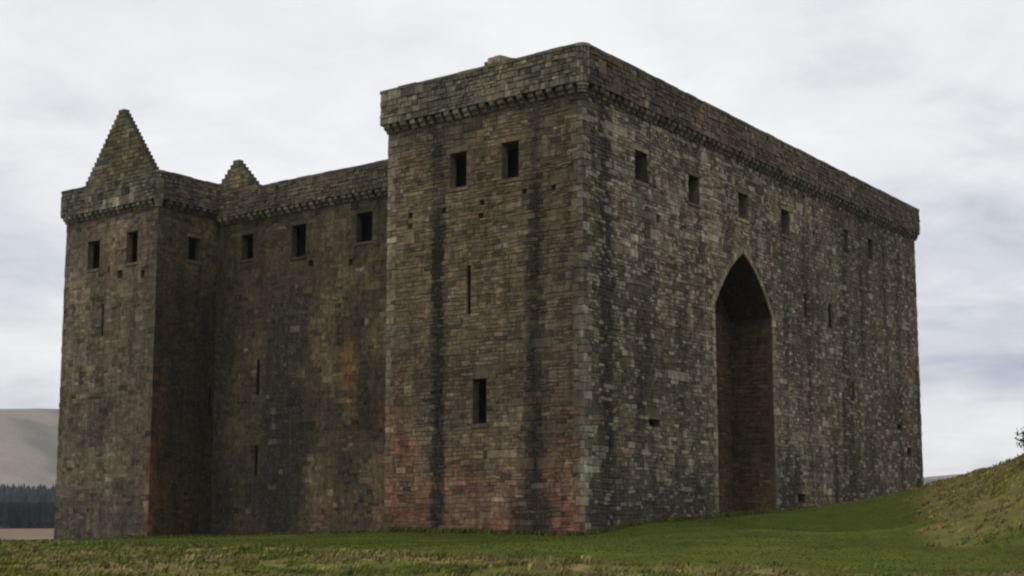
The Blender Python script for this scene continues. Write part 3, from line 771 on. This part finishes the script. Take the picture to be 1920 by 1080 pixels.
def ground_col(x, y):
    rm = rough_mask(x, y); n = fbm(x * .6, y * .6, 91); n2_ = fbm(x * .15, y * .15, 95); r = np.hypot(x, y)
    c = np.ones((x.size, 3)) * np.array([62., 68, 18]); n = n.ravel(); n2_ = n2_.ravel(); rm = rm.ravel(); r = r.ravel()
    c = blendc(c, (82, 88, 28), ss(.45, .7, n2_) * .6); c = blendc(c, (52, 66, 16), ss(.5, .7, n) * .6)
    ro = np.ones_like(c) * np.array([88., 86, 42]); ro = blendc(ro, (132, 116, 78), ss(.48, .7, n) * .8); ro = blendc(ro, (70, 82, 28), ss(.5, .3, n2_) * .7); ro = blendc(ro, (100, 90, 52), ss(2, 6, x.ravel()) * ss(52, 58, r) * .75)
    c = c * (1 - rm[:, None]) + ro * rm[:, None]
    field = np.ones_like(c) * np.array([112., 94, 78]); field = blendc(field, (116, 118, 92), ss(.5, .7, n2_) * .4)
    c = c * (1 - ss(130, 200, r)[:, None]) + field * ss(130, 200, r)[:, None]
    moor = np.ones_like(c) * np.array([122., 116, 108])
    q = fbm((x.ravel() + .33 * y.ravel()) / 42 + (y.ravel() - 1000) / 190, (y.ravel() - 1.5 * x.ravel()) / 420, 17, 3)
    moor = blendc(moor, (92, 92, 86), ss(.48, .62, q) * .8); moor = blendc(moor, (134, 124, 116), ss(.45, .3, q) * .6)
    c = c * (1 - ss(640, 760, r)[:, None]) + moor * ss(640, 760, r)[:, None]
    return galb(c)
# polar sheet from just behind the camera to beyond the hills
rad = np.r_[0.3, np.arange(4, 34, 3.), np.arange(34, 122, .55), np.geomspace(123, 640, 50), np.arange(655, 1620, 14.), np.geomspace(1640, 2600, 14)]
az = np.r_[np.arange(-180, -34, 6.), np.arange(-34, 34, .24), np.arange(34, 180, 6.)]
AZ, RD = np.meshgrid(np.radians(az), rad, indexing='ij')
GX, GY = RD * np.sin(AZ), RD * np.cos(AZ); GZ = ground_z(GX, GY)
na, nr_ = GX.shape
ii = np.arange(na)[:, None]; jj = np.arange(nr_ - 1)[None]; i2 = (ii + 1) % na
F = np.stack([ii * nr_ + jj, ii * nr_ + jj + 1, i2 * nr_ + jj + 1, i2 * nr_ + jj], -1).reshape(-1, 4)
V = np.stack([GX.ravel(), GY.ravel(), GZ.ravel()], -1)
gr = mesh_obj('ground', V, F[:, ::-1].copy(), M_GR, None, ground_col(GX.ravel(), GY.ravel()), smooth=True); gr['kind'] = 'structure'
gr['label'] = 'green lawn and rough banks rising to pale moorland hills'

# ------------------------------------------------------------------ grass blades
def leaf_mat(name):
    m = bpy.data.materials.new(name); m.use_nodes = True; t = m.node_tree
    b_ = t.nodes['Principled BSDF']; b_.inputs['Roughness'].default_value = .9; b_.inputs['Specular IOR Level'].default_value = .15
    at = N(t, 'ShaderNodeAttribute', attribute_name='Col'); t.links.new(at.outputs['Color'], b_.inputs['Base Color']); return m
M_BL = leaf_mat('grass_blades')
def blades(name, x, y, h, w, lean, colr, label, cat):
    n = len(x); z = ground_z(x, y) - .01; th = rng.uniform(0, 2 * np.pi, n); la = rng.normal(.6, .9, n) + lean[1]
    dx, dy = np.cos(th) * w / 2, np.sin(th) * w / 2
    lx, ly = np.cos(la) * h * lean[0], np.sin(la) * h * lean[0]
    b0 = np.stack([x - dx, y - dy, z], -1); b1 = np.stack([x + dx, y + dy, z], -1)
    m0 = np.stack([x - dx * .7 + lx * .35, y - dy * .7 + ly * .35, z + h * .6], -1); m1 = np.stack([x + dx * .7 + lx * .35, y + dy * .7 + ly * .35, z + h * .6], -1)
    tp = np.stack([x + lx, y + ly, z + h * .92], -1)
    V = np.stack([b0, b1, m1, m0, tp], 1).reshape(-1, 3); k = np.arange(n)[:, None] * 5
    F = np.concatenate([k + np.array([[0, 1, 2]]), k + np.array([[0, 2, 3]]), k + np.array([[3, 2, 4]])])
    o = mesh_obj(name, V, F, M_BL, None, np.repeat(colr, 5, 0)); o['kind'] = 'stuff'; o['label'] = label; o['category'] = cat
    return o
def scatter(n, amin, amax, rmin, rmax):
    azs = np.radians(rng.uniform(amin, amax, n)); r = np.sqrt(rng.uniform(rmin ** 2, rmax ** 2, n)); return r * np.sin(azs), r * np.cos(azs)
def inside(x, y):
    p = np.stack([x, y], -1) - C0; M = np.linalg.inv(np.stack([a, b], 1)); q = p @ M.T
    return ((q[:, 0] > -.1) & (q[:, 1] > -.1) & (q[:, 0] < TW + .1)) | ((q[:, 0] > 0) & (q[:, 1] > CB - .1)) | ((q[:, 0] > LA0 - .1) & (q[:, 1] > LB - .1))
# tussocks
tx, ty = scatter(15000, -21, 22, 33, 116); k = (rng.random(len(tx)) < rough_mask(tx, ty)) & ~inside(tx, ty); tx, ty = tx[k], ty[k]
per = 13; rr = np.hypot(tx, ty)
x = np.repeat(tx, per) + rng.normal(0, .16, len(tx) * per); y = np.repeat(ty, per) + rng.normal(0, .16, len(tx) * per)
th_ = np.repeat(rng.uniform(.07, .20, len(tx)) * (.6 + .8 * fbm(tx * .5, ty * .5, 71)), per); h = th_ * rng.uniform(.6, 1.25, len(x))
tcol = np.ones((len(tx), 3)) * np.array([92., 84, 48]); q = rng.random(len(tx)); f_ = fbm(tx * .45, ty * .45, 73)
tcol = blendc(tcol, (70, 78, 28), ss(.56, .44, f_) * .9); tcol = blendc(tcol, (108, 96, 56), ss(2, 6, tx) * ss(52, 58, rr) * .65); tcol = blendc(tcol, (116, 104, 72), ss(.54, .68, f_) * .8 * q)
tcol *= np.exp(rng.normal(0, .12, len(tx)))[:, None]
bc = np.repeat(tcol, per, 0) * np.exp(rng.normal(0, .13, len(x)))[:, None]
blades('rough_grass', x, y, h, .035 + .0006 * np.hypot(x, y), (.75, 0), galb(np.clip(bc, 5, 220)), 'long tawny and green tussocky grass on the near bank and slope', 'grass')
# lawn
wx, wy = [], []
for f_, m_ in ((F1, 900), (F2, 2600), (F3, 1500), (F4, 800), (F5, 300)):
    q = f_.P0 + f_.u * (rng.random(m_) * f_.L)[:, None] + f_.n * (rng.random(m_) ** 2 * .55 + .03)[:, None]; k = rng.random(m_) < ss(.35, .6, fbm(q[:, 0] * .9, q[:, 1] * .9, 401)) + .15
    wx.append(q[k, 0]); wy.append(q[k, 1])
x, y = np.concatenate(wx), np.concatenate(wy); x, y = np.repeat(x, 3) + rng.normal(0, .05, 3 * len(x)), np.repeat(y, 3) + rng.normal(0, .05, 3 * len(y))
wc = np.ones((len(x), 3)) * np.array([58., 66, 24]) * np.exp(rng.normal(0, .2, (len(x), 1))); wc[::7] = (82, 76, 46)
blades('weeds', x, y, rng.uniform(.10, .34, len(x)), .03 + .0006 * np.hypot(x, y), (.5, 0), galb(np.clip(wc, 5, 200)), 'uncut grass and weeds growing along the foot of the castle walls', 'weeds')
x, y = scatter(110000, -20, 19, 42, 108); k = (rng.random(len(x)) > rough_mask(x, y) * .8) & ~inside(x, y); x, y = x[k], y[k]
f_ = fbm(x * .3, y * .3, 81); lc = np.ones((len(x), 3)) * np.array([62., 68, 18]); lc = blendc(lc, (90, 94, 34), ss(.5, .72, f_) * .7); lc = blendc(lc, (48, 64, 14), ss(.5, .32, f_) * .7)
lc *= np.exp(rng.normal(0, .08, len(x)))[:, None]
blades('lawn_grass', x, y, rng.uniform(.02, .05, len(x)), .03 + .0006 * np.hypot(x, y), (.8, 0), galb(lc), 'short green grass at the foot of the castle walls', 'grass')

# ------------------------------------------------------------------ far conifer plantations: one mass each
M_CON = leaf_mat('conifer_needles')
def conifers(name, n, azr, rr_, hh, base, label):
    V = []; F = []; Cc = []
    azs = np.radians(rng.uniform(*azr, n)); r = rng.uniform(*rr_, n); x, y = r * np.sin(azs), r * np.cos(azs); z = ground_z(x, y, False)
    for i in range(n):
        H = rng.uniform(*hh); W = H * rng.uniform(.17, .25); c0 = galb(np.array(base) * math.exp(rng.normal(0, .22)))
        layers = 5
        for l in range(layers):
            zb = z[i] + H * (.08 + .17 * l); zt = z[i] + H * min(1, .40 + .17 * l); w = W * (1 - l / (layers + .3)); k0 = len(V); m = 7; ph = rng.uniform(0, 6.28)
            for j in range(m):
                q = ph + j * 2 * math.pi / m; ww = w * rng.uniform(.75, 1.2); V.append((x[i] + ww * math.cos(q), y[i] + ww * math.sin(q), zb + rng.uniform(-.04, .04) * H)); Cc.append(c0 * rng.uniform(.8, 1.2))
            V.append((x[i], y[i], zt)); Cc.append(c0)
            F += [(k0 + j, k0 + (j + 1) % m, k0 + m) for j in range(m)]
    o = mesh_obj(name, V, np.array(F), M_CON, None, np.array(Cc)); o['kind'] = 'stuff'; o['label'] = label; o['category'] = 'conifer wood'
conifers('conifer_wood', 1900, (-22, -13.5), (505, 590), (6.8, 8.3), (24, 31, 31), 'dark conifer plantation at the valley edge left of the castle')
conifers('conifer_wood', 1300, (-22, -13.5), (690, 770), (6.5, 8.6), (44, 56, 58), 'paler bluish strip of conifers above the dark plantation')

# ------------------------------------------------------------------ thorn bush at the right edge of the bank
def bush(px, d, zc, rad_):
    al = math.atan((px - 960) / 2900); x0, y0 = d * math.sin(al), d * math.cos(al); zg = float(ground_z(x0, y0))
    e = empty('thorn_bush', (x0, y0, zg)); e['label'] = 'dark thorn bush on the crest of the bank at the right edge'; e['category'] = 'bush'
    V = []; F = []
    def limb(p, q, r0, r1):
        p, q = np.array(p), np.array(q); k = len(V)
        for (c, r) in ((p, r0), (q, r1)):
            for j in range(5): V.append(c + np.array([r * math.cos(j * 1.2566), r * math.sin(j * 1.2566), 0]))
        for j in range(5): F.append((k + j, k + (j + 1) % 5, k + 5 + (j + 1) % 5, k + 5 + j))
    H = zc - zg; limb((0, 0, -.1), (.05, 0, H * .5), .09, .06); tips = []
    for i in range(26):
        t = rng.uniform(0, 6.28); e_ = rng.uniform(-.3, 1.2); q = np.array([math.cos(t) * math.cos(e_), math.sin(t) * math.cos(e_), math.sin(e_)]) * rad_ * rng.uniform(.6, 1)
        q[2] += H; limb((.05, 0, H * rng.uniform(.3, .6)), q, .03, .008); tips.append(q)
    mesh_obj('trunk', V, np.array(F), M_BL, e, np.repeat(galb((62, 54, 44))[None], len(V), 0))
    n = 4200; T = np.array(tips)[rng.integers(0, len(tips), n)] * np.array([1, 1, 1]) + rng.normal(0, .17, (n, 3))
    s = rng.uniform(.04, .08, n); d1 = rng.normal(0, 1, (n, 3)); d2 = rng.normal(0, 1, (n, 3))
    V = np.stack([T, T + d1 * s[:, None], T + d2 * s[:, None]], 1).reshape(-1, 3)
    mesh_obj('crown', V, np.arange(3 * n).reshape(-1, 3), M_BL, e, np.repeat(galb((54, 58, 34)) * np.exp(rng.normal(0, .2, (n, 1))), 3, 0))
bush(1957, 68, 2.9, .85)

# ------------------------------------------------------------------ the air: a thin even haze
def haze():
    m = bpy.data.materials.new('thin_haze'); m.use_nodes = True; t = m.node_tree; t.nodes.clear()
    v = N(t, 'ShaderNodeVolumePrincipled'); v.inputs['Color'].default_value = (.97, .985, 1, 1); v.inputs['Density'].default_value = HAZE; v.inputs['Anisotropy'].default_value = 0
    o = N(t, 'ShaderNodeOutputMaterial'); t.links.new(v.outputs[0], o.inputs['Volume'])
    zb = float(V_GROUND_MIN) - 1.5; zt = 150; X = 2800
    V = [(x, y, z) for z in (zb, zt) for (x, y) in ((-X, -X), (X, -X), (X, X), (-X, X))]
    h = mesh_obj('haze', V, [(3, 2, 1, 0), (4, 5, 6, 7), (0, 1, 5, 4), (1, 2, 6, 5), (2, 3, 7, 6), (3, 0, 4, 7)], m); h['kind'] = 'stuff'
HAZE = 0.9e-4
V_GROUND_MIN = GZ.min()
if HAZE > 0: haze()
